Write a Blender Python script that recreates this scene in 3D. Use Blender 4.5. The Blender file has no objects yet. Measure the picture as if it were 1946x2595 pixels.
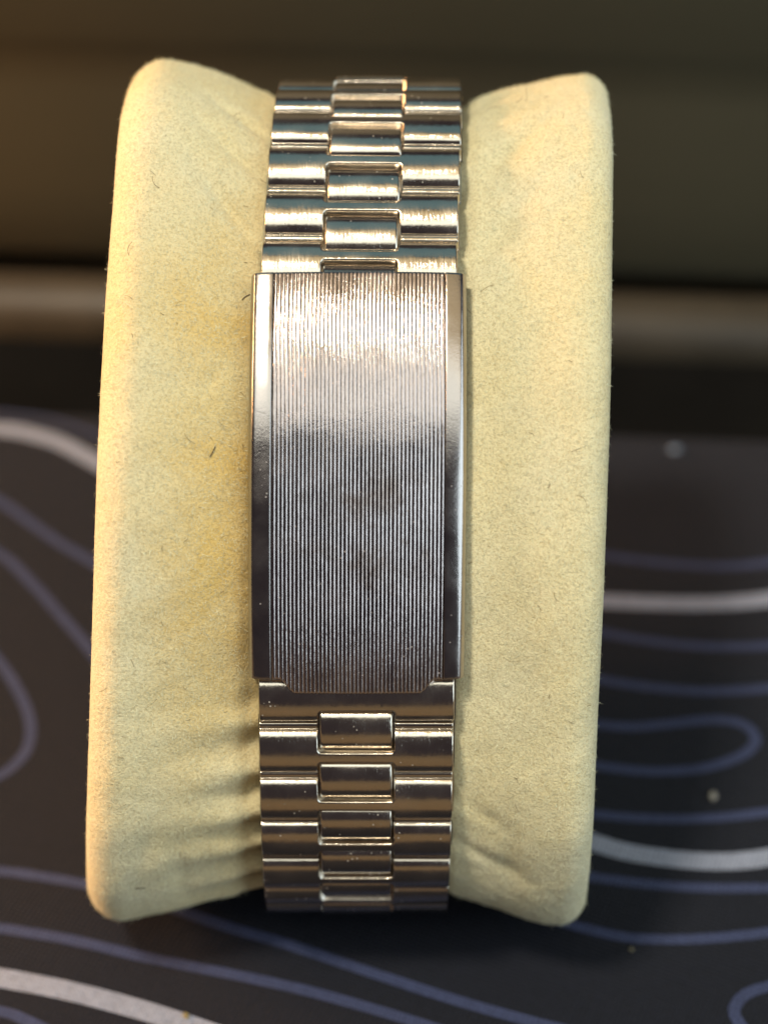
import bpy, math, random
import numpy as np
from mathutils import Vector, Matrix
random.seed(7); rng = np.random.default_rng(7)
MM = 0.001

# ------------------------------------------------------------------ view frame (millimetres)
PITCH = math.radians(42)
sp_, cp_ = math.sin(PITCH), math.cos(PITCH)
X = np.array([1.0, 0, 0]); U = np.array([0, sp_, cp_]); V = np.array([0, -cp_, sp_])
C0 = np.array([0, 0, 51.0])                 # front-most point of the clasp
DIST, FPX = 200.0, 5600.0
CAM = C0 + X * 2.43 + U * -3.8 + V * DIST

sc = bpy.context.scene
# ------------------------------------------------------------------ camera
cd = bpy.data.cameras.new('camera'); cam = bpy.data.objects.new('camera', cd)
sc.collection.objects.link(cam); sc.camera = cam
cam.matrix_world = Matrix(((1, 0, 0, CAM[0] * MM), (0, U[1], V[1], CAM[1] * MM), (0, U[2], V[2], CAM[2] * MM), (0, 0, 0, 1)))
cd.sensor_fit = 'VERTICAL'; cd.sensor_height = 36.0; cd.lens = 36.0 * FPX / 2595
cd.clip_start = 0.005; cd.clip_end = 20
cd.dof.use_dof = True; cd.dof.focus_distance = (DIST + 4) * MM; cd.dof.aperture_fstop = cd.lens / 5.8

# ------------------------------------------------------------------ world and lights
w = bpy.data.worlds.new('World'); sc.world = w; w.use_nodes = True
bg = w.node_tree.nodes['Background']; bg.inputs[0].default_value = (0.86, 0.70, 0.80, 1); bg.inputs[1].default_value = 0.05
sc.view_settings.view_transform = 'Standard'; sc.view_settings.look = 'None'
sc.view_settings.exposure = 0; sc.view_settings.gamma = 1

SUN = Vector((-0.30, -0.18, 0.91)).normalized()
sl = bpy.data.lights.new('sun', 'SUN'); sl.energy = 2.4; sl.angle = math.radians(9.0); sl.color = (1.0, 0.91, 0.74)
so = bpy.data.objects.new('sun', sl); sc.collection.objects.link(so)
so.rotation_euler = SUN.to_track_quat('Z', 'Y').to_euler(); so.location = SUN * 2

def area(name, elev, azim, dist, sx, sy, watts, col):
    """rectangular lamp; elev from the horizon on the viewer's side (over 90 = behind), azim to the right"""
    e, a = math.radians(elev), math.radians(azim)
    d = Vector((math.sin(a) * math.cos(e), -math.cos(a) * math.cos(e), math.sin(e)))
    l = bpy.data.lights.new(name, 'AREA'); l.shape = 'RECTANGLE'; l.size = sx; l.size_y = sy; l.energy = watts; l.color = col
    o = bpy.data.objects.new(name, l); sc.collection.objects.link(o)
    o.location = Vector(C0 * MM) + d * dist
    o.rotation_euler = d.to_track_quat('Z', 'Y').to_euler()
    return o
area('window_overhead', 62.5, 0, 0.8, 1.10, 0.25, 1.6, (0.97, 1.0, 0.90))
area('added_glow_top', 84, -8, 0.8, 1.10, 0.36, 0.95, (1.0, 0.78, 0.42))  # unseen source, added for the gold band reflected in the links and clasp
area('window_right', 20, 62, 0.9, 1.0, 0.7, 5.2, (0.76, 0.92, 1.0))
area('sky_behind', 113, 0, 0.8, 1.3, 0.38, 0.5, (0.30, 0.66, 0.78))
area('added_fill_left', 10, -107, 0.36, 0.16, 0.12, 2.7, (1.0, 0.54, 0.24))  # unseen warm fill, added to brown the left side of the mat

# ------------------------------------------------------------------ helpers
def newmat(name):
    m = bpy.data.materials.new(name); m.use_nodes = True
    nt = m.node_tree; return m, nt, nt.nodes['Principled BSDF']
def node(nt, t, **kw):
    n = nt.nodes.new(t)
    for k, v in kw.items():
        if k in n.inputs: n.inputs[k].default_value = v
        else: setattr(n, k, v)
    return n
def coords(nt, scale=(1, 1, 1), rot=(0, 0, 0), kind='Object', vary=False):
    tc = node(nt, 'ShaderNodeTexCoord'); mp = node(nt, 'ShaderNodeMapping')
    mp.inputs['Scale'].default_value = scale; mp.inputs['Rotation'].default_value = rot
    src = tc.outputs[kind]
    if vary:
        oi = node(nt, 'ShaderNodeObjectInfo'); ad = node(nt, 'ShaderNodeVectorMath', operation='ADD')
        ml = node(nt, 'ShaderNodeMath', operation='MULTIPLY'); nt.links.new(oi.outputs['Random'], ml.inputs[0]); ml.inputs[1].default_value = 0.31
        nt.links.new(src, ad.inputs[0]); nt.links.new(ml.outputs[0], ad.inputs[1]); src = ad.outputs[0]
    nt.links.new(src, mp.inputs[0]); return mp.outputs[0]
def noise(nt, vec, scale, detail=3, rough=0.55, dist=0.0):
    n = node(nt, 'ShaderNodeTexNoise', Scale=scale, Detail=detail, Roughness=rough, Distortion=dist)
    nt.links.new(vec, n.inputs['Vector']); return n.outputs['Fac']
def ramp(nt, fac, stops):
    r = node(nt, 'ShaderNodeValToRGB'); cr = r.color_ramp
    while len(cr.elements) < len(stops): cr.elements.new(0.5)
    for e, (p, c) in zip(cr.elements, stops):
        e.position = p; e.color = (c if len(c) == 4 else (*c, 1))
    nt.links.new(fac, r.inputs[0]); return r.outputs[0]
def bump(nt, h, strength, dist, prev=None):
    b = node(nt, 'ShaderNodeBump', Strength=strength, Distance=dist)
    nt.links.new(h, b.inputs['Height'])
    if prev is not None: nt.links.new(prev, b.inputs['Normal'])
    return b.outputs[0]

def metal(name, col, r0, r1, sparkle, scale_vec=(1, 1, 1), streak=0.12, sbump=0.35, wave=0.35):
    m, nt, b = newmat(name)
    b.inputs['Metallic'].default_value = 1.0
    v = coords(nt, scale_vec, vary=True)
    big = noise(nt, v, 260, 4, 0.6)
    c = ramp(nt, big, [(0.3, tuple(x * 0.86 for x in col)), (0.7, col)])
    nt.links.new(c, b.inputs['Base Color'])
    fine = noise(nt, v, 5200, 2, 0.7)
    mr = node(nt, 'ShaderNodeMapRange'); mr.inputs[1].default_value = 0.35; mr.inputs[2].default_value = 0.7
    mr.inputs[3].default_value = r0; mr.inputs[4].default_value = r1
    nt.links.new(big, mr.inputs[0]); nt.links.new(mr.outputs[0], b.inputs['Roughness'])
    n1 = bump(nt, fine, sparkle, 0.00003)
    st = noise(nt, coords(nt, (1.0, streak, streak), vary=True), 5200, 3, 0.65)
    patch = noise(nt, coords(nt, vary=True), 330, 2, 0.5)
    pm = node(nt, 'ShaderNodeMath', operation='MULTIPLY'); nt.links.new(st, pm.inputs[0]); nt.links.new(patch, pm.inputs[1])
    n1 = bump(nt, pm.outputs[0], sbump, 0.00016, n1)
    wv = noise(nt, coords(nt, vary=True), 420, 2, 0.5); n1 = bump(nt, wv, wave, 0.00006, n1)
    scr = node(nt, 'ShaderNodeTexVoronoi', Scale=420.0, feature='DISTANCE_TO_EDGE'); nt.links.new(coords(nt, (1.0, 0.06, 1.0), (0, 0, 0.4), vary=True), scr.inputs['Vector'])
    sh = ramp(nt, scr.outputs[0], [(0.0, (0, 0, 0)), (0.02, (1, 1, 1))])
    n2 = bump(nt, sh, 0.08, 0.00003, n1)
    nt.links.new(n2, b.inputs['Normal'])
    # dust caught on the steel
    dv = node(nt, 'ShaderNodeTexVoronoi', Scale=1500.0); nt.links.new(v, dv.inputs['Vector'])
    dm = ramp(nt, dv.outputs['Distance'], [(0.0, (1, 1, 1)), (0.10, (1, 1, 1)), (0.14, (0, 0, 0))])
    dn = ramp(nt, noise(nt, v, 400, 3, 0.6), [(0.54, (0, 0, 0)), (0.60, (1, 1, 1))])
    dd = node(nt, 'ShaderNodeMath', operation='MULTIPLY'); nt.links.new(dm, dd.inputs[0]); nt.links.new(dn, dd.inputs[1])
    d2 = node(nt, 'ShaderNodeMath', operation='MULTIPLY'); nt.links.new(dd.outputs[0], d2.inputs[0]); d2.inputs[1].default_value = 0.7
    iv = node(nt, 'ShaderNodeMath', operation='SUBTRACT'); iv.inputs[0].default_value = 1.0; nt.links.new(d2.outputs[0], iv.inputs[1])
    nt.links.new(iv.outputs[0], b.inputs['Metallic'])
    return m
def tarnish(m):
    nt = m.node_tree; b = nt.nodes['Principled BSDF']; src = b.inputs['Base Color'].links[0].from_socket
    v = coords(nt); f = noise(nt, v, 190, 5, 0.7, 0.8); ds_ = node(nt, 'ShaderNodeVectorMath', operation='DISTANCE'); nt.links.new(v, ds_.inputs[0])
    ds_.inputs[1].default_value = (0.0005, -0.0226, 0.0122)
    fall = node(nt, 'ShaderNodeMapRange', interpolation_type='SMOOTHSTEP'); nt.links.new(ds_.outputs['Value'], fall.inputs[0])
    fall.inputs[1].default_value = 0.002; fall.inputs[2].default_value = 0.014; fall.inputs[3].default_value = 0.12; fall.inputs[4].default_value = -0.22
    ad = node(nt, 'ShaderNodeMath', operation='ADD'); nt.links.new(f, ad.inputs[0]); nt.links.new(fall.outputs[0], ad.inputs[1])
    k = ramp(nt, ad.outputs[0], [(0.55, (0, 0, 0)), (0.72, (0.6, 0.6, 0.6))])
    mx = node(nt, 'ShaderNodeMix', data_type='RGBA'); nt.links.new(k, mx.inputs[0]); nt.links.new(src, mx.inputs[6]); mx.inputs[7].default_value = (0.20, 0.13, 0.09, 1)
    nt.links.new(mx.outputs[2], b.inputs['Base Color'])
M_LINK = metal('polished_steel', (0.68, 0.61, 0.52), 0.14, 0.25, 0.08, sbump=0.42, wave=0.25)
M_CLASP = metal('brushed_steel', (0.52, 0.45, 0.43), 0.13, 0.24, 0.20, sbump=0.25)
M_STRIP = metal('bright_steel', (0.48, 0.44, 0.42), 0.15, 0.27, 0.16, streak=0.8, sbump=0.10, wave=0.15)

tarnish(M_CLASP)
def suede(name, pale):
    m, nt, b = newmat(name)
    v = coords(nt)
    blotch = noise(nt, v, 70, 4, 0.6); grain = noise(nt, v, 3900, 3, 0.75)
    c1 = ramp(nt, blotch, [(0.32, (0.81, 0.72, 0.43)), (0.68, (0.82, 0.77, 0.54))])
    mix = node(nt, 'ShaderNodeMix', data_type='RGBA', blend_type='MULTIPLY'); mix.inputs[0].default_value = 0.85
    g = ramp(nt, grain, [(0.30, (0.66, 0.60, 0.50)), (0.55, (1, 1, 1))])
    nt.links.new(c1, mix.inputs[6]); nt.links.new(g, mix.inputs[7])
    # golden grazing-light shade painted left of the bracelet, broken up by noise
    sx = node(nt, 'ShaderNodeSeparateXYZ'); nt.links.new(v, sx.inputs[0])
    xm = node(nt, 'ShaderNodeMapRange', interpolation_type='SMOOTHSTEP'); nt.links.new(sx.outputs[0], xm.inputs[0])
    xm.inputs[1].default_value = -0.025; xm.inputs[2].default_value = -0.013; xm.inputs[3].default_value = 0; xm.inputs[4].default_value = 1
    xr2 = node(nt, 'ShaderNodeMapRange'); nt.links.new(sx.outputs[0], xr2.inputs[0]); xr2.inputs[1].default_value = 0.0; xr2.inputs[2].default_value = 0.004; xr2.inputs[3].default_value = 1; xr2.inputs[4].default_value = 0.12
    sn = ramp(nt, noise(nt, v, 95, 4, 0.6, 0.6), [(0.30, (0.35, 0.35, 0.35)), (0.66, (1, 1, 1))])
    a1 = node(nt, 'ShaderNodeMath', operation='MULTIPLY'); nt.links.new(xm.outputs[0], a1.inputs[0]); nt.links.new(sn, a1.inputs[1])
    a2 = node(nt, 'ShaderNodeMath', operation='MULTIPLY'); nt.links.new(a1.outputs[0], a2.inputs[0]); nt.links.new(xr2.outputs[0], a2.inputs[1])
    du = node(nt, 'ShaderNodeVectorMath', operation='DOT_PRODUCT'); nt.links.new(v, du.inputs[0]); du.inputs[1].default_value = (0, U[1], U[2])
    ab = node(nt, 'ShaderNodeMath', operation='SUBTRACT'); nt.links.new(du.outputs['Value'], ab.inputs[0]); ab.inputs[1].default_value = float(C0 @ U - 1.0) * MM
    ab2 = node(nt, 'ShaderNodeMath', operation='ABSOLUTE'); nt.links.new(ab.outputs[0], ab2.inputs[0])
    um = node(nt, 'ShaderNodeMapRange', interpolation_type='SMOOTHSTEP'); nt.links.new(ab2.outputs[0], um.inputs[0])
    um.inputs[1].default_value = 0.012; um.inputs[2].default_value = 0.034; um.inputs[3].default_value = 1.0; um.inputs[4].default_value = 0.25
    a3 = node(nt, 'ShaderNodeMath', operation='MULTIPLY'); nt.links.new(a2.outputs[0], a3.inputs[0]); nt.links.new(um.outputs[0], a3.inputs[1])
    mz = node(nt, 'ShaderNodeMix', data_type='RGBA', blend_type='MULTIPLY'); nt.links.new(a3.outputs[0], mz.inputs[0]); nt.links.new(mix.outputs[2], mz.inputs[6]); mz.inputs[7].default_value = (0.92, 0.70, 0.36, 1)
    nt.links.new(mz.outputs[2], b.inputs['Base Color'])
    b.inputs['Roughness'].default_value = 1.0; b.inputs['Specular IOR Level'].default_value = 0.1
    b.inputs['Sheen Weight'].default_value = 0.25; b.inputs['Sheen Roughness'].default_value = 0.5
    b.inputs['Sheen Tint'].default_value = (1.0, 0.97, 0.85, 1)
    n1 = bump(nt, grain, 1.0, 0.00014)
    n2 = bump(nt, noise(nt, v, 700, 3, 0.6), 0.5, 0.0002, n1)
    nt.links.new(n2, b.inputs['Normal'])
    return m
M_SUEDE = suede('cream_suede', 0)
def plain(name, col, rough, spec=0.5, metallic=0.0, bs=None, bstr=0.2, bd=0.0002, var=0.25, vs=60):
    m, nt, b = newmat(name); v = coords(nt)
    f = noise(nt, v, vs, 4, 0.6)
    nt.links.new(ramp(nt, f, [(0.3, tuple(x * (1 - var) for x in col)), (0.7, tuple(min(1, x * (1 + var)) for x in col))]), b.inputs['Base Color'])
    b.inputs['Roughness'].default_value = rough; b.inputs['Specular IOR Level'].default_value = spec; b.inputs['Metallic'].default_value = metallic
    if bs: nt.links.new(bump(nt, noise(nt, v, bs, 3, 0.6), bstr, bd), b.inputs['Normal'])
    return m
M_FUZZ = plain('pale_fibre', (0.78, 0.72, 0.50), 1.0, 0.1, var=0.45, vs=2400)
M_DARKFIBRE = plain('dark_fibre', (0.10, 0.08, 0.06), 0.9, 0.1)

def cloth(name, col, var=0.15):
    m, nt, b = newmat(name); v = coords(nt, (1, 1, 1), (0, 0, 0.35))
    wx = node(nt, 'ShaderNodeTexWave', Scale=620.0, Distortion=1.2, Detail=1.0, bands_direction='X')
    wy = node(nt, 'ShaderNodeTexWave', Scale=620.0, Distortion=1.2, Detail=1.0, bands_direction='Y')
    for q in (wx, wy): nt.links.new(v, q.inputs['Vector'])
    mx = node(nt, 'ShaderNodeMath', operation='MULTIPLY'); nt.links.new(wx.outputs['Fac'], mx.inputs[0]); nt.links.new(wy.outputs['Fac'], mx.inputs[1])
    mixf = node(nt, 'ShaderNodeMath', operation='ADD'); nt.links.new(mx.outputs[0], mixf.inputs[0]); nt.links.new(noise(nt, v, 1500, 2, 0.6), mixf.inputs[1])
    nt.links.new(ramp(nt, mixf.outputs[0], [(0.35, tuple(x * 0.7 for x in col)), (0.95, tuple(x * 1.25 for x in col))]), b.inputs['Base Color'])
    b.inputs['Roughness'].default_value = 0.85; b.inputs['Specular IOR Level'].default_value = 0.25
    b.inputs['Sheen Weight'].default_value = 0.05
    nt.links.new(bump(nt, mixf.outputs[0], 0.9, 0.00018), b.inputs['Normal'])
    return m
M_MAT = cloth('black_cloth', (0.0062, 0.0074, 0.0140))
M_THIN = cloth('slate_violet_print', (0.040, 0.050, 0.110))
M_THICK = cloth('pale_lilac_print', (0.26, 0.28, 0.36))

def link_obj(name, data, parent=None):
    o = bpy.data.objects.new(name, data); sc.collection.objects.link(o)
    if parent is not None: o.parent = parent
    return o
def mesh(name, V3, F, mat, smooth=True):
    me = bpy.data.meshes.new(name); me.from_pydata([tuple(p) for p in V3], [], F)
    me.materials.append(mat)
    if smooth: me.polygons.foreach_set('use_smooth', [True] * len(me.polygons))
    me.update(); return me
def grid_faces(n, m, off=0, close_i=False):
    F = []
    for i in range(n if close_i else n - 1):
        i2 = (i + 1) % n
        for j in range(m - 1):
            F.append((off + i * m + j, off + i * m + j + 1, off + i2 * m + j + 1, off + i2 * m + j))
    return F
def tag(o, label=None, cat=None, group=None, kind=None):
    for k, v in (('label', label), ('category', cat), ('group', group), ('kind', kind)):
        if v: o[k] = v
    return o
def W(p):           # mm numpy -> metres Vector
    return Vector((float(p[0]) * MM, float(p[1]) * MM, float(p[2]) * MM))

# ------------------------------------------------------------------ the closed side profile the bracelet follows
UC, WC = -2.3, -25.0
# tilt of the surface (degrees from square-on) against distance along it, read off how the links foreshorten
_t = [(-58, -102), (-55, -90), (-51, -70), (-47, -57), (-41.8, -48), (-36.6, -36), (-33, -26), (-30, -21), (-26.2, -19.5), (-21, -18), (-18, -16), (0, 0),
      (19.5, 22), (24.5, 23), (29.5, 22), (31.5, 26), (35, 40), (40, 57), (45.2, 65), (49, 77), (53, 95), (55, 100)]
s_f = np.linspace(-58, 55, 2261); k_ = np.exp(-np.linspace(-2, 2, 41) ** 2); k_ /= k_.sum()
al = np.interp(s_f, [q[0] for q in _t], [q[1] for q in _t]); al = np.convolve(np.pad(al, 20, mode='reflect', reflect_type='odd'), k_, 'valid'); al = np.radians(al)
dsf = s_f[1] - s_f[0]
fu = np.concatenate([[0], np.cumsum(np.cos(al[:-1]) * dsf)]); fw = np.concatenate([[0], np.cumsum(-np.sin(al[:-1]) * dsf)])
z0_ = int(np.argmin(np.abs(s_f))); fu -= fu[z0_]; fw -= fw[z0_]
# the hidden back: a smooth Hermite arc from the upper end round to the lower end
tb = np.linspace(0, 1, 1500)[1:]
pA, pB = np.array([fu[-1], fw[-1]]), np.array([fu[0], fw[0]]); BK = 105.0
tA = np.array([math.cos(al[-1]), -math.sin(al[-1])]) * BK; tB = np.array([math.cos(al[0]), -math.sin(al[0])]) * BK
hb = lambda a, b, c, d: np.outer(2 * tb ** 3 - 3 * tb ** 2 + 1, a) + np.outer(tb ** 3 - 2 * tb ** 2 + tb, b) + np.outer(-2 * tb ** 3 + 3 * tb ** 2, c) + np.outer(tb ** 3 - tb ** 2, d)
bk = hb(pA, tA, pB, tB)
pu = np.concatenate([fu, bk[:, 0]]); pw = np.concatenate([fw, bk[:, 1]])
ds = np.hypot(np.diff(pu), np.diff(pw)); ss = np.concatenate([[0], np.cumsum(ds)])
ss -= ss[z0_]; PER = ss[-1] - ss[0]
def path(s):
    s = (np.asarray(s, float) - ss[0]) % PER + ss[0]
    return np.interp(s, ss, pu), np.interp(s, ss, pw)
def frame(s, e=0.6):
    u0, w0 = path(s); ua, wa = path(np.asarray(s) - e); ub, wb = path(np.asarray(s) + e)
    tu, tw = ub - ua, wb - wa; L = np.hypot(tu, tw); tu, tw = tu / L, tw / L
    return u0, w0, tu, tw, -tw, tu                           # point, tangent, outward normal
def W3(x, u, w_):
    x, u, w_ = np.broadcast_arrays(x, u, w_)
    return C0 + x[..., None] * X + u[..., None] * U + w_[..., None] * V

def lat(u, w_):      # sideways lean of the bracelet on the cushion
    return u * 0.006 + max(0.0, u - 16) * 0.035

# ------------------------------------------------------------------ bracelet
watch = bpy.data.objects.new('watch_bracelet', None); sc.collection.objects.link(watch)
watch.location = W(C0 + V * -25)
watch.empty_display_size = 0.01
tag(watch, 'polished steel link bracelet with a long ribbed clasp wrapped round the cream cushion', 'watch bracelet')

def lines(lo, hi, knots, coarse, fine, reach):
    """1D grid: coarse everywhere, fine within reach of the knots"""
    p = list(np.arange(lo, hi + 1e-6, coarse)) + [hi]
    for k in knots:
        p += [k + d for d in np.arange(-reach, reach + 1e-9, fine)]
    p = sorted(set(round(float(v), 4) for v in p if lo - 1e-9 <= v <= hi + 1e-9))
    out = [p[0]]
    for v in p[1:]:
        if v - out[-1] > fine * 0.6: out.append(v)
    return np.array(out)
def rrect(x, y, cx, cy, hx, hy, r):
    qx, qy = np.abs(x - cx) - (hx - r), np.abs(y - cy) - (hy - r)
    return np.minimum(np.maximum(qx, qy), 0) + np.hypot(np.maximum(qx, 0), np.maximum(qy, 0)) - r   # <0 inside
def edge_drop(sd, rad, depth):
    """rounded-over rim inside, wall outside"""
    d = -sd
    h = np.where(d >= rad, 0.0, -(rad - np.sqrt(np.maximum(rad ** 2 - (rad - np.clip(d, 0, rad)) ** 2, 0))))
    return np.where(d <= 0, -depth, h)
def crown(t, n=2.6):     # t in -1..1
    return (np.maximum(1 - np.abs(t) ** n, 0)) ** (1 / n)

PITCHL = 5.2
KL = PITCHL / 4.5
def link_mesh(slotted=True):
    xs = lines(-8.95, 8.95, [-8.8, 8.8, -3.45, 3.45], 0.9, 0.035, 0.22)
    ys = lines(-0.15, 4.5, [0.0, 0.62, 2.40, 3.29, 4.36], 0.12, 0.03, 0.18)
    Xg, Yg = np.meshgrid(xs, ys, indexing='ij')
    # outline: full rectangle minus the slot for the centre piece
    body = rrect(Xg, Yg, 0, 2.19, 8.8, 2.17, 0.10)
    slot = rrect(Xg, Yg, 0, 0.40, 3.45, 2.0, 0.35); notch = rrect(Xg, Yg, 0, 5.29, 3.45, 2.0, 0.35)
    sd = np.maximum(body, -notch)
    if slotted: sd = np.maximum(sd, -slot)
    main = 1.05 * crown((Yg - 2.50) / 1.95, 2.08) - 1.0
    lip = 0.32 * crown((Yg - 0.34) / 0.42, 2.0) - 1.12
    h = np.where(Yg < 0.58, np.maximum(lip, main), main)
    h = h + edge_drop(sd, 0.16, 0.0) ; h = np.where(sd > 0, -2.3, h)
    P = np.stack([Xg * 1.025, Yg * KL, h], -1).reshape(-1, 3) * MM
    return mesh('link', P, grid_faces(len(xs), len(ys)), M_LINK)
def barrel_mesh():
    xs = lines(-3.4, 3.4, [-3.28, 3.28], 0.7, 0.03, 0.2)
    ys = lines(-1.22, 2.34, [-1.15, 2.29], 0.12, 0.03, 0.18)
    Xg, Yg = np.meshgrid(xs, ys, indexing='ij')
    sd = rrect(Xg, Yg, 0, 0.57, 3.28, 1.73, 0.16)
    h = 1.1 * crown((Yg - 0.57) / 1.78, 2.05) - 0.95 + edge_drop(sd, 0.22, 0.0)
    h = np.where(sd > 0, -2.1, h)
    P = np.stack([Xg * 1.025, Yg * KL, h], -1).reshape(-1, 3) * MM
    return mesh('centre_piece', P, grid_faces(len(xs), len(ys)), M_LINK)
LM, BM, LM0 = link_mesh(), barrel_mesh(), link_mesh(False)

def place_link(s0, sign, hoff=0.0, barrel=True, jig=0.0, twist=0.0):
    """s0 = the end nearer the clasp; sign +1 goes up the cushion, -1 down"""
    ua, wa = path(s0); ub, wb = path(s0 + sign * PITCHL)
    ua, wa, ub, wb = map(float, (ua, wa, ub, wb))
    tu, tw = ub - ua, wb - wa; L = math.hypot(tu, tw); tu, tw = tu / L, tw / L
    nu, nw = (-tw, tu) if sign > 0 else (tw, -tu)
    T = tu * U + tw * V; N = nu * U + nw * V
    Xd = np.cross(T, N)
    T = T + Xd * twist; T /= np.linalg.norm(T)
    T = T * math.cos(jig) + N * math.sin(jig); Xd = np.cross(T, N); Xd /= np.linalg.norm(Xd); N = np.cross(Xd, T)
    org = C0 + X * lat(ua, wa) + ua * U + wa * V + N * hoff
    m = Matrix(((Xd[0], T[0], N[0], org[0] * MM), (Xd[1], T[1], N[1], org[1] * MM), (Xd[2], T[2], N[2], org[2] * MM), (0, 0, 0, 1)))
    lk = link_obj('link', LM if barrel else LM0, watch); lk.matrix_basis = Matrix.Translation(-watch.location) @ m
    if barrel:
        b = link_obj('centre_piece', BM, lk)
        b.location = (0, 0, random.uniform(-0.06, 0.02) * MM); b.rotation_euler = (random.uniform(-.03, .03), 0, 0)
    return lk
S_TOP, S_BOT = 17.2, -18.9
for k in range(11):
    place_link(S_TOP + k * PITCHL, 1, jig=random.uniform(-.03, .03), twist=0.014 + random.uniform(-.005, .005), hoff=random.uniform(-.06, .04))
for k in range(9):
    place_link(S_BOT - k * PITCHL, -1, jig=random.uniform(-.03, .03), twist=random.uniform(-.005, .005), hoff=random.uniform(-.06, .04), barrel=k > 0)

# ------------------------------------------------------------------ clasp
clasp = link_obj('clasp', None, None); bpy.data.objects.remove(clasp)
CL0, CL1 = 18.55, -19.4         # top edge, bottom edge (arc length); the tab goes on to -22
TAB = 1.35
def clasp_path(s):
    u0, w0, tu, tw, nu, nw = frame(s, 2.0)
    return u0, w0, nu, nw
def clasp_surface(xs, send, hx, n=90, thick=0.7, name='clasp', mat=M_CLASP, wob=0.0):
    """xs: cross positions, send: arc length at the lower end for each x, hx: height for each x"""
    t = np.linspace(0, 1, n); T_, X_ = np.meshgrid(t, xs, indexing='ij')
    S_ = CL0 + (np.asarray(send)[None, :] - CL0) * T_
    u0, w0, nu, nw = clasp_path(S_)
    H = np.broadcast_to(np.asarray(hx)[None, :], S_.shape).copy()
    def pos(H, S_=S_): return W3(X_ + (u0 * 0.006), u0 + nu * H, w0 + nw * H)
    # round the two ends over, then down
    ends = 0.16
    de = np.minimum(np.abs(S_ - CL0), np.abs(S_ - np.asarray(send)[None, :]))
    H = H - np.where(de < ends, ends - np.sqrt(np.maximum(ends ** 2 - (ends - de) ** 2, 0)), 0) * 0.8
    top = pos(H)
    first = pos(np.minimum(H, -thick))[0:1]; last = pos(np.minimum(H, -thick))[-1:]
    P = np.concatenate([first, top, last], 0)
    m = mesh(name, ((P - (C0 - 25 * V)) * MM).reshape(-1, 3), grid_faces(n + 2, len(xs)), mat)
    return m
NR = 43; RP = 15.15 / NR
xr, hr = [], []
for k in range(NR):
    x0 = -7.5 + k * RP
    amp = 0.056 * random.uniform(0.85, 1.1)
    for f, h in ((0.0, -1.0), (0.1, -0.9), (0.2, -0.4), (0.3, -0.12), (0.42, -0.02), (0.5, 0.0), (0.58, -0.02), (0.7, -0.12), (0.8, -0.4), (0.9, -0.9)):
        xr.append(x0 + f * RP + random.uniform(-.004, .004)); hr.append(h * amp)
xr.append(7.65); hr.append(-0.085)
xr, hr = np.array(xr), np.array(hr)
def dome(x): return -0.0032 * x * x
def tab_end(x):
    a = np.abs(x - 0.1)
    t = np.clip((6.85 - a) / 1.35, 0, 1); t = t * t * (3 - 2 * t)
    t = 0.35 * np.sqrt(np.clip(t, 0, 1)) + 0.65 * t
    return CL1 - TAB * t
ts = np.concatenate([[0, .001, .002, .004], np.linspace(0.008, 0.99, 80), [0.996, .998, 1.0]])
# non-uniform rows so the rolled ends are sharp
def clasp_surface2(xs, send, hx, name, mat, thick=0.7, side=None):
    xs = np.asarray(xs, float); send = np.asarray(send, float) + 0 * xs; hx = np.asarray(hx, float)
    T_, X_ = np.meshgrid(ts, xs, indexing='ij'); S_ = CL0 + (send[None, :] - CL0) * T_
    u0, w0, nu, nw = clasp_path(S_)
    H = np.broadcast_to(hx[None, :], S_.shape).copy()
    r = 0.14; de = np.minimum(np.abs(S_ - CL0), np.abs(S_ - send[None, :]))
    H = H - np.where(de < r, r - np.sqrt(np.maximum(r ** 2 - (r - de) ** 2, 0)), 0)
    Hl = np.minimum(H, -thick)
    pos = lambda H: W3(X_ * 1.03 + u0 * 0.006, u0 + nu * H, w0 + nw * H)
    top, low = pos(H), pos(Hl)
    P = np.concatenate([low[:1], top, low[-1:]], 0)
    return mesh(name, ((P - (C0 - 25 * V)) * MM).reshape(-1, 3), grid_faces(len(ts) + 2, len(xs)), mat)
HB = 0.55
cl = link_obj('clasp', clasp_surface2(xr, tab_end(xr), hr + dome(xr) + HB, 'clasp', M_CLASP), watch)
cl['label'] = 'finely ribbed cover of the folding clasp with a rounded tab at its lower end'
for sgn in (-1, 1):
    e0 = 7.5 if sgn < 0 else 7.65
    a = np.array([e0 + 0.02, e0 + 0.06, e0 + 0.10, e0 + 0.16, 8.0, 8.4, 8.8, 9.05, 9.15, 9.25, 9.36, 9.46, 9.55, 9.60, 9.62, 9.62, 9.5])
    h = np.array([-0.22, -0.08, 0.0, 0.02, 0.02, 0.0, -0.03, -0.07, -0.10, -0.16, -0.27, -0.42, -0.62, -0.85, -1.3, -2.2, -2.6])
    xs = a * sgn; 
    if sgn > 0: h = h.copy()
    else: xs = xs[::-1]; h = h[::-1]
    st = link_obj('edge_strip', clasp_surface2(xs, CL1 + 0 * xs, h + dome(xs) + HB, 'edge_strip', M_STRIP, thick=2.6), cl)

# dark folded blade seen in the corners under the tab
def blade():
    s = np.linspace(CL1 + 6, CL1 - 2.0, 16); xs = np.array([-8.6, -8.5, -8.3, 8.3, 8.5, 8.6]); h = np.array([-2.2, -0.55, -0.45, -0.45, -0.55, -2.2])
    S_, X_ = np.meshgrid(s, xs, indexing='ij'); u0, w0, nu, nw = clasp_path(S_); H = np.broadcast_to(h, S_.shape) - 0.12
    P = W3(X_ + u0 * .006, u0 + nu * H, w0 + nw * H)
    return mesh('folding_blade', ((P - (C0 - 25 * V)) * MM).reshape(-1, 3), grid_faces(len(s), len(xs)), M_LINK)
link_obj('folding_blade', blade(), watch)

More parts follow.
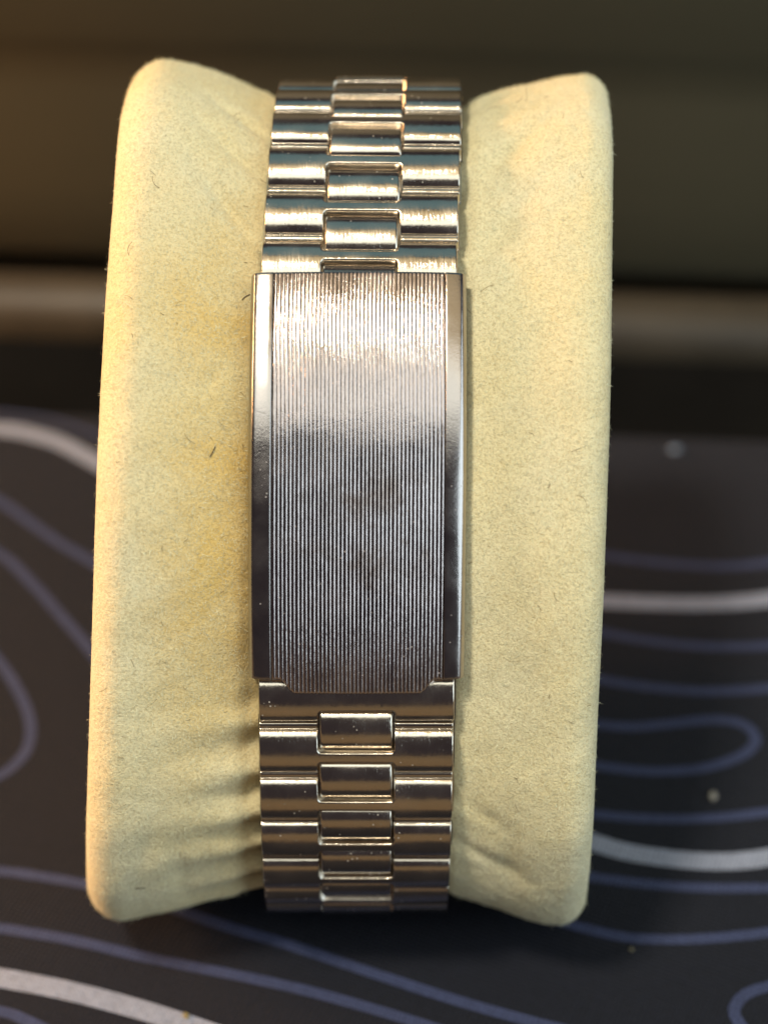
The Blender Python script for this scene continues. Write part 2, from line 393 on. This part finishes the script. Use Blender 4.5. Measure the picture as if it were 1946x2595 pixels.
# ------------------------------------------------------------------ cushion
XL, XR = -23.8, 22.9
def smooth(a, b, v):
    t = np.clip((v - a) / (b - a), 0, 1); return t * t * (3 - 2 * t)
def gauss(v, s): return np.exp(-(v / s) ** 2)
def cushion_h(x, s):
    """height of the suede over the bracelet's outer face"""
    a = np.abs(x)
    h = -2.75 + np.where(x < 0, 3.9, 3.3) * smooth(6.5, 21.5, a) ** 0.85
    h -= 0.5 * smooth(10.5, 9.0, a)
    d = np.clip(a - 9, 0, None)
    # scallops pressed in beside each link
    sc_l = 0.62 * np.cos((s - S_BOT) / PITCHL * 2 * math.pi + 0.9) * np.exp(-d / 3.3) * smooth(-21, -25, s) * (x < 0)
    sc_r = 0.15 * np.cos((s - S_BOT) / PITCHL * 2 * math.pi) * np.exp(-d / 2.5) * smooth(-24, -30, s) * (x > 0)
    h += sc_l + sc_r
    # creases running off the bracelet
    for (cx, cs, ang, ln, wd, dep) in ((-13.0, 26, 0.9, 5, 0.8, 0.85), (-12.0, 31.5, 0.7, 4.5, 0.8, 0.75), (-11.5, 37, 0.6, 4, 0.8, 0.6),
                                       (-12, 22, 0.3, 3.5, 0.6, 0.45), (-13.5, 8, 2.0, 1.6, 0.5, 0.25), (12.5, 24, -0.95, 6, 1.1, 0.5), (13, 33, -0.8, 6, 1.3, 0.5), (16, 12, -1.2, 5, 1.5, 0.25),
                                       (12, -40, 0.5, 5, 1.0, 0.45), (15.5, -41, 1.5, 5, 1.2, 0.4), (-15, -43, 1.45, 5, 0.9, 0.35), (-18, -38, 1.7, 6, 1.2, 0.25),
                                       (12, -34, 0.5, 4, 1.0, 0.3)):
        # direction: ang measured from +x towards -s
        dx, dy = x - cx, s - cs
        along = dx * math.cos(ang) - dy * math.sin(ang); across = dx * math.sin(ang) + dy * math.cos(ang)
        h -= dep * gauss(along, ln) * gauss(across, wd)
    # soft unevenness
    h += 0.22 * np.sin(x * 0.31 + s * 0.17 + 1) * np.cos(s * 0.13 - x * 0.11) + 0.10 * np.sin(x * 0.7 - s * 0.33) * np.cos(x * 0.24 + s * 0.51)
    h += 0.03 * np.sin(x * 2.1 + 2 * np.sin(s * 0.8)) * np.sin(s * 1.7 + 1.5 * np.cos(x * 0.9))
    # rounded ends
    for e, R, sg in ((XL, 3.6, -1), (XR, 2.6, 1)):
        q = np.clip((R - (e - x) * sg) / R, 0, 1)
        h -= R * (1 - np.sqrt(np.maximum(1 - q * q, 0)))
    return h
ROLL = math.radians(-2.0)
def cushion_pos(x, s, f=None):
    u0, w0, tu, tw, nu, nw = frame(s, 1.0); h = cushion_h(x, s)
    u, w_ = u0 + nu * h, w0 + nw * h
    if f is not None: u, w_ = UC + (u - UC) * f, WC + (w_ - WC) * f
    x = x * (1 + np.where(s < 0, np.where(x < 0, 3.2e-5, 2.0e-5), 1.2e-5) * np.minimum(np.abs(s), 50) ** 2)
    xr_ = x * math.cos(ROLL) - u * math.sin(ROLL) * 1.0; ur = u + x * math.sin(ROLL) * 0.6
    return W3(xr_, ur, w_)
NS = 620
sv = ss[0] + PER * np.arange(NS) / NS
core = np.concatenate([XL + 3.6 * (1 - np.cos(np.linspace(0, math.pi / 2, 10))), np.linspace(XL + 3.8, XR - 2.8, 150), XR - 2.6 * (1 - np.cos(np.linspace(math.pi / 2, 0, 10)))])
S_, X_ = np.meshgrid(sv, core, indexing='ij'); P = cushion_pos(X_, S_)
caps = []
for e, fs, bulge in ((XL, (0.05, 0.5, 0.85), -0.4), (XR, (0.85, 0.5, 0.05), 0.4)):
    c = np.stack([cushion_pos(np.full(NS, e + bulge * (1 - f)), sv, f) for f in fs], 1); caps.append(c)
P = np.concatenate([caps[0], P, caps[1]], 1)
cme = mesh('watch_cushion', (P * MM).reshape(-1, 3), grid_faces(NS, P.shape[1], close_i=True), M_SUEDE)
zmin = P[..., 2].min()
cush = link_obj('watch_cushion', cme)
tag(cush, 'cream suede oval watch cushion pinched at the waist, lying on the black mat', 'cushion')

# short pile on the faces towards the window and the viewer: far too many fibres to count
def pile(n):
    x = rng.uniform(XL + 0.05, XR - 0.05, n); s = rng.uniform(-52, 52, n)
    keep = (np.abs(x) > 8.9); x, s = x[keep], s[keep]; n = len(x)
    p = cushion_pos(x, s); e = 0.05
    px, ps = cushion_pos(x + e, s) - p, cushion_pos(x, s + e) - p
    nrm = np.cross(px, ps); nrm /= np.linalg.norm(nrm, axis=1)[:, None]
    flip = np.sign(np.einsum('ij,j->i', nrm, V)); 
    u0, w0, tu, tw, nu, nw = frame(s, 1.0); on = nu[:, None] * U + nw[:, None] * V
    flip = np.sign(np.einsum('ij,ij->i', nrm, on)); nrm *= flip[:, None]
    px /= np.linalg.norm(px, axis=1)[:, None]; ps /= np.linalg.norm(ps, axis=1)[:, None]
    a = rng.uniform(0, 2 * math.pi, n); lean = px * np.cos(a)[:, None] + ps * np.sin(a)[:, None]; perp = np.cross(nrm, lean)
    L = rng.gamma(4, 0.065, n)[:, None]; wd = rng.uniform(0.010, 0.018, n)[:, None]
    up = rng.uniform(0.1, 0.75, n)[:, None]
    b0, b1 = p - perp * wd - nrm * 0.03, p + perp * wd - nrm * 0.03
    mid = p + (lean * 0.6 + nrm * up * 0.7) * L; tip = p + (lean * 1.1 + nrm * up + perp * rng.uniform(-.5, .5, n)[:, None]) * L
    V3 = np.stack([b0, b1, mid + perp * wd * .7, mid - perp * wd * .7, tip], 1).reshape(-1, 3) * MM
    F = []
    for k in range(n): o = 5 * k; F.append((o, o + 1, o + 2, o + 3)); F.append((o + 3, o + 2, o + 4))
    return mesh('suede_pile', V3, F, M_FUZZ, smooth=False)
fz = link_obj('suede_pile', pile(150000), cush); fz['kind'] = 'stuff'

def strays(n):
    P, F = [], []
    for k in range(n):
        x = random.choice((-1, 1)) * random.uniform(9.5, 22.0); s0 = random.uniform(-44, 46)
        p = cushion_pos(np.array(x), np.array(s0)) + V * 0.12
        a = random.uniform(0, 6.28); cur = random.uniform(-1.5, 1.5); L = random.choice((0.4, 0.6, 0.8, 1.4)); r = random.uniform(0.012, 0.024); o = len(P)
        for i in range(6):
            d = X * math.cos(a) + U * math.sin(a); q = np.cross(d, V); P += [p + q * r, p - q * r]
            p = p + d * L / 5 + V * random.uniform(-.02, .03); a += cur / 5
        F += [(o + 2 * i, o + 2 * i + 1, o + 2 * i + 3, o + 2 * i + 2) for i in range(5)]
    return mesh('stray_fibres', np.array(P) * MM, F, plain('brown_fibre', (0.20, 0.14, 0.07), 0.9, 0.1), smooth=False)
sf = link_obj('stray_fibres', strays(80), cush); sf['kind'] = 'stuff'

# ------------------------------------------------------------------ things located on the desk: a pixel's ray met with the desk plane
GZ = zmin + 0.05
def ground(px, py, z=None):
    z = GZ if z is None else z
    d = -V + X * (px - 973) / FPX - U * (py - 1297.5) / FPX
    t = (z - CAM[2]) / d[2]; return CAM + d * t
def catmull(pts, step=1.2):
    pts = [np.array(p, float) for p in pts]; pts = [2 * pts[0] - pts[1]] + pts + [2 * pts[-1] - pts[-2]]
    out = []
    for a, b, c, d in zip(pts, pts[1:], pts[2:], pts[3:]):
        n = max(2, int(np.linalg.norm(c - b) / step))
        for k in range(n):
            t = k / n
            out.append(0.5 * ((2 * b) + (c - a) * t + (2 * a - 5 * b + 4 * c - d) * t * t + (3 * b - 3 * c + d - a) * t ** 3))
    out.append(pts[-2]); return out
def boxmesh(name, c0, c1, mat, bev=0.4, seg=3):
    """bevelled box between two corners (mm)"""
    import bmesh
    bm = bmesh.new(); bmesh.ops.create_cube(bm, size=1.0)
    c0, c1 = np.array(c0), np.array(c1)
    for v in bm.verts: v.co = Vector(tuple(((c0 + c1) / 2 + np.array(v.co) * (c1 - c0)) * MM))
    bmesh.ops.bevel(bm, geom=bm.edges[:], offset=bev * MM, segments=seg, affect='EDGES', profile=0.5)
    me = bpy.data.meshes.new(name); bm.to_mesh(me); bm.free(); me.materials.append(mat)
    for p in me.polygons: p.use_smooth = True
    return me
MATZ = GZ
eL, eR = ground(0, 1040), ground(1946, 1112)
skew = math.atan2(eR[1] - eL[1], eR[0] - eL[0]); yb = (eL[1] + eR[1]) / 2
desk = link_obj('desk_top', boxmesh('desk_top', (-450, -62, MATZ - 30), (450, yb + 140, MATZ - 2.6), plain('black_desk', (0.004, 0.004, 0.004), 0.5, 0.1, bs=900, bstr=0.1), 2.0))
tag(desk, kind='structure')
tab = link_obj('wooden_table', boxmesh('wooden_table', (-450, -420, MATZ - 30), (450, -62.3, MATZ - 2.6), plain('oak', (0.135, 0.100, 0.060), 0.6, 0.3, vs=30), 2.0))
tag(tab, kind='structure')
def rot_about(o, ang, piv):
    o.matrix_world = Matrix.Translation(piv) @ Matrix.Rotation(ang, 4, 'Z') @ Matrix.Translation(-piv)
piv = W((0, yb, 0))
deskmat = link_obj('desk_mat', boxmesh('desk_mat', (-230, -57, MATZ - 2.5), (230, yb, MATZ), M_MAT, 0.9, 4))
rot_about(deskmat, skew, piv)
tag(deskmat, 'black cloth desk mat printed with wavy contour lines under the cushion', 'desk mat')
LINES = [  # (thick?, pixel points)
 (0, [(1400, 1385), (1524, 1407), (1673, 1426), (1822, 1435), (1946, 1426), (2080, 1400)]),
 (1, [(1380, 1510), (1517, 1522), (1673, 1529), (1822, 1529), (1946, 1519), (2080, 1500)]),
 (0, [(1400, 1570), (1513, 1600), (1636, 1623), (1785, 1638), (1946, 1636), (2080, 1620)]),
 (0, [(1400, 1690), (1510, 1720), (1636, 1740), (1785, 1752), (1946, 1744), (2080, 1725)]),
 (0, [(1400, 1825), (1506, 1835), (1599, 1842), (1710, 1833), (1807, 1824), (1881, 1835), (1915, 1872), (1881, 1913), (1785, 1946), (1673, 1955), (1584, 1950), (1502, 1939), (1400, 1920)]),
 (0, [(1400, 2040), (1498, 2062), (1636, 2074), (1785, 2074), (1946, 2058), (2080, 2030)]),
 (1, [(1360, 2080), (1495, 2132), (1599, 2162), (1747, 2181), (1860, 2183), (1946, 2173), (2080, 2150)]),
 (0, [(1380, 2200), (1495, 2222), (1636, 2240), (1785, 2250), (1946, 2250), (2080, 2243)]),
 (0, [(1330, 2310), (1455, 2346), (1583, 2375), (1710, 2381), (1822, 2376), (1946, 2363), (2080, 2340)]),
 (0, [(2060, 2470), (1946, 2500), (1889, 2519), (1859, 2556), (1874, 2596), (1930, 2640), (2060, 2660)]),
 (1, [(-160, 1085), (0, 1088), (75, 1099), (149, 1121), (216, 1155), (300, 1205), (400, 1290)]),
 (0, [(-160, 1180), (0, 1270), (75, 1322), (149, 1374), (238, 1426), (380, 1520)]),
 (0, [(-160, 1320), (0, 1404), (75, 1471), (149, 1553), (223, 1639), (330, 1780)]),
 (0, [(-100, 1560), (0, 1679), (45, 1747), (76, 1821), (74, 1888), (37, 1940), (-20, 1975), (-120, 2010)]),
 (0, [(-160, 2205), (0, 2208), (117, 2223), (246, 2247), (350, 2275), (446, 2305), (586, 2352), (727, 2393), (938, 2464), (1172, 2540), (1372, 2595), (1560, 2640)]),
 (0, [(-160, 2330), (0, 2352), (176, 2381), (352, 2422), (469, 2446), (645, 2481), (821, 2522), (1044, 2587), (1200, 2640)]),
 (1, [(-160, 2450), (0, 2478), (176, 2512), (352, 2558), (469, 2595), (600, 2640)]),
 (0, [(-160, 2550), (0, 2563), (70, 2587), (200, 2650)]),
 (0, [(-160, 1030), (60, 1052), (150, 1068), (260, 1110), (400, 1190)]),
]
for k, (thick, pts) in enumerate(LINES):
    c = catmull([ground(*p) for p in pts], 1.0); hw = 1.15 if thick else 0.62
    if k == len(LINES) - 1: hw = 0.3
    P = []
    for i, p in enumerate(c):
        t = c[min(i + 1, len(c) - 1)] - c[max(i - 1, 0)]; t /= np.linalg.norm(t); nn = np.array([-t[1], t[0], 0])
        z = np.array([0, 0, MATZ + (0.05 if thick else 0.03) - p[2]])
        P += [p + nn * hw + z, p - nn * hw + z]
    me = mesh('printed_line', np.array(P) * MM, [(2 * i, 2 * i + 1, 2 * i + 3, 2 * i + 2) for i in range(len(c) - 1)], M_THICK if thick else M_THIN)
    o = link_obj('printed_line', me, deskmat); o.matrix_parent_inverse = deskmat.matrix_world.inverted()
    if thick: o['label'] = 'broad pale lilac contour line printed on the mat'

# ------------------------------------------------------------------ the rail and the board behind the mat (rotated with the mat's far edge)
yr = ground(0, 890)[1] - (ground(0, 1040)[1] - yb) + 0.0
def half_bar(name, y0, dep, z0, ht, mat):
    n = 24; P, F = [], []
    for sx in (-330, 330):
        for i in range(n + 1):
            a = math.pi * i / n
            P.append((sx, y0 + dep / 2 - dep / 2 * math.cos(a), z0 + ht * math.sin(a) ** 0.8))
    F = [(i, i + 1, n + 2 + i, n + 1 + i) for i in range(n)] + [tuple(range(n, -1, -1)), tuple(range(n + 1, 2 * n + 2))]
    return mesh(name, np.array(P) * MM, F, mat)
rail = link_obj('bar', half_bar('bar', yb + 19, 11, MATZ - 2.55, 6.2, plain('bronze_paint', (0.042, 0.033, 0.022), 0.5, 0.4, bs=800)))
rail.name = 'bronze_bar'
tag(rail, 'blurred bronze bar lying across the desk behind the mat, under the dark board', 'bar')
rot_about(rail, skew, piv)
def board():
    pr = [(33.8, -2), (32.6, 4), (31.8, 9), (31.2, 15), (30.8, 22), (30.4, 31), (30, 38), (29, 40), (31, 70), (34, 130), (44, 130)]
    P = [(sx, yb + y, MATZ + z) for sx in (-360, 360) for y, z in pr]; n = len(pr)
    F = [(i, (i + 1) % n, n + (i + 1) % n, n + i) for i in range(n)] + [tuple(range(n - 1, -1, -1)), tuple(range(n, 2 * n))]
    return mesh('back_board', np.array(P) * MM, F, plain('brown_board', (0.078, 0.066, 0.040), 0.55, 0.3, bs=400, vs=9, var=0.15))
bb = link_obj('back_board', board()); rot_about(bb, skew, piv)
tag(bb, 'dark brown board standing upright across the back, out of focus', 'board')

# ------------------------------------------------------------------ lint and crumbs
def fibre(pts, r, mat, name='lint_fibre'):
    c = catmull(pts, 0.25); P, F = [], []
    for i, p in enumerate(c):
        t = c[min(i + 1, len(c) - 1)] - c[max(i - 1, 0)]; t /= np.linalg.norm(t); a = np.cross(t, V); a /= np.linalg.norm(a); b = np.cross(t, a)
        for k in range(5):
            q = 2 * math.pi * k / 5; P.append(p + (a * math.cos(q) + b * math.sin(q)) * r)
    for i in range(len(c) - 1):
        for k in range(5): F.append((5 * i + k, 5 * i + (k + 1) % 5, 5 * i + 5 + (k + 1) % 5, 5 * i + 5 + k))
    return mesh(name, np.array(P) * MM, F, mat)
def on_cushion(px, py, lift=0.08):
    """nearest point of the cushion's front to a pixel of the photograph"""
    d = -V + X * (px - 973) / FPX - U * (py - 1297.5) / FPX
    x, s = (px - 905) / 28.0, (1190 - py) / 28.0
    for _ in range(12):
        p = cushion_pos(np.array(x), np.array(s)); q = p - CAM; t = q @ (-V)
        ex, eu = (d * t - q) @ X, (d * t - q) @ U; x += ex; s += eu
    return p + V * lift
for pts, lab in (([(614, 760), (622, 752), (634, 746)], 'short dark lint thread on the suede left of the clasp top corner'),
                 ([(344, 2252), (356, 2251), (368, 2250)], 'short dark lint thread near the lower left corner of the cushion'),
                 ([(546, 1132), (540, 1146), (533, 1158)], 'small brown lint thread in a dent of the suede left of the clasp middle')):
    o = link_obj('lint_thread', fibre([on_cushion(*p) for p in pts], 0.040, M_DARKFIBRE)); tag(o, lab, 'lint')
import bmesh
def crumb(px, py, r, col, lab):
    p = ground(px, py); bm = bmesh.new(); bmesh.ops.create_icosphere(bm, subdivisions=2, radius=r * MM)
    for v in bm.verts: v.co *= random.uniform(0.7, 1.2); v.co.x *= 1.4; v.co.z *= 0.6
    bmesh.ops.rotate(bm, verts=bm.verts[:], matrix=Matrix.Rotation(random.uniform(0, 3), 3, 'Z'))
    me = bpy.data.meshes.new('crumb'); bm.to_mesh(me); bm.free(); me.materials.append(plain('crumb_' + str(px), col, 0.7))
    o = link_obj('crumb', me); o.location = W((p[0], p[1], MATZ + r * 0.55)); tag(o, lab, 'crumb', 'crumbs on the mat')
crumb(1708, 1143, 0.55, (0.16, 0.20, 0.27), 'pale blue crumb at the far edge of the mat right of the cushion')
crumb(1806, 2020, 0.42, (0.25, 0.24, 0.22), 'grey crumb on the mat just above a thin contour line, far right')
crumb(1600, 2408, 0.22, (0.14, 0.13, 0.09), 'small tan crumb below the cushion at its lower right corner')
crumb(472, 2576, 0.30, (0.22, 0.17, 0.07), 'golden crumb at the bottom of the mat beside the broad pale line')
bpy.context.view_layer.update()
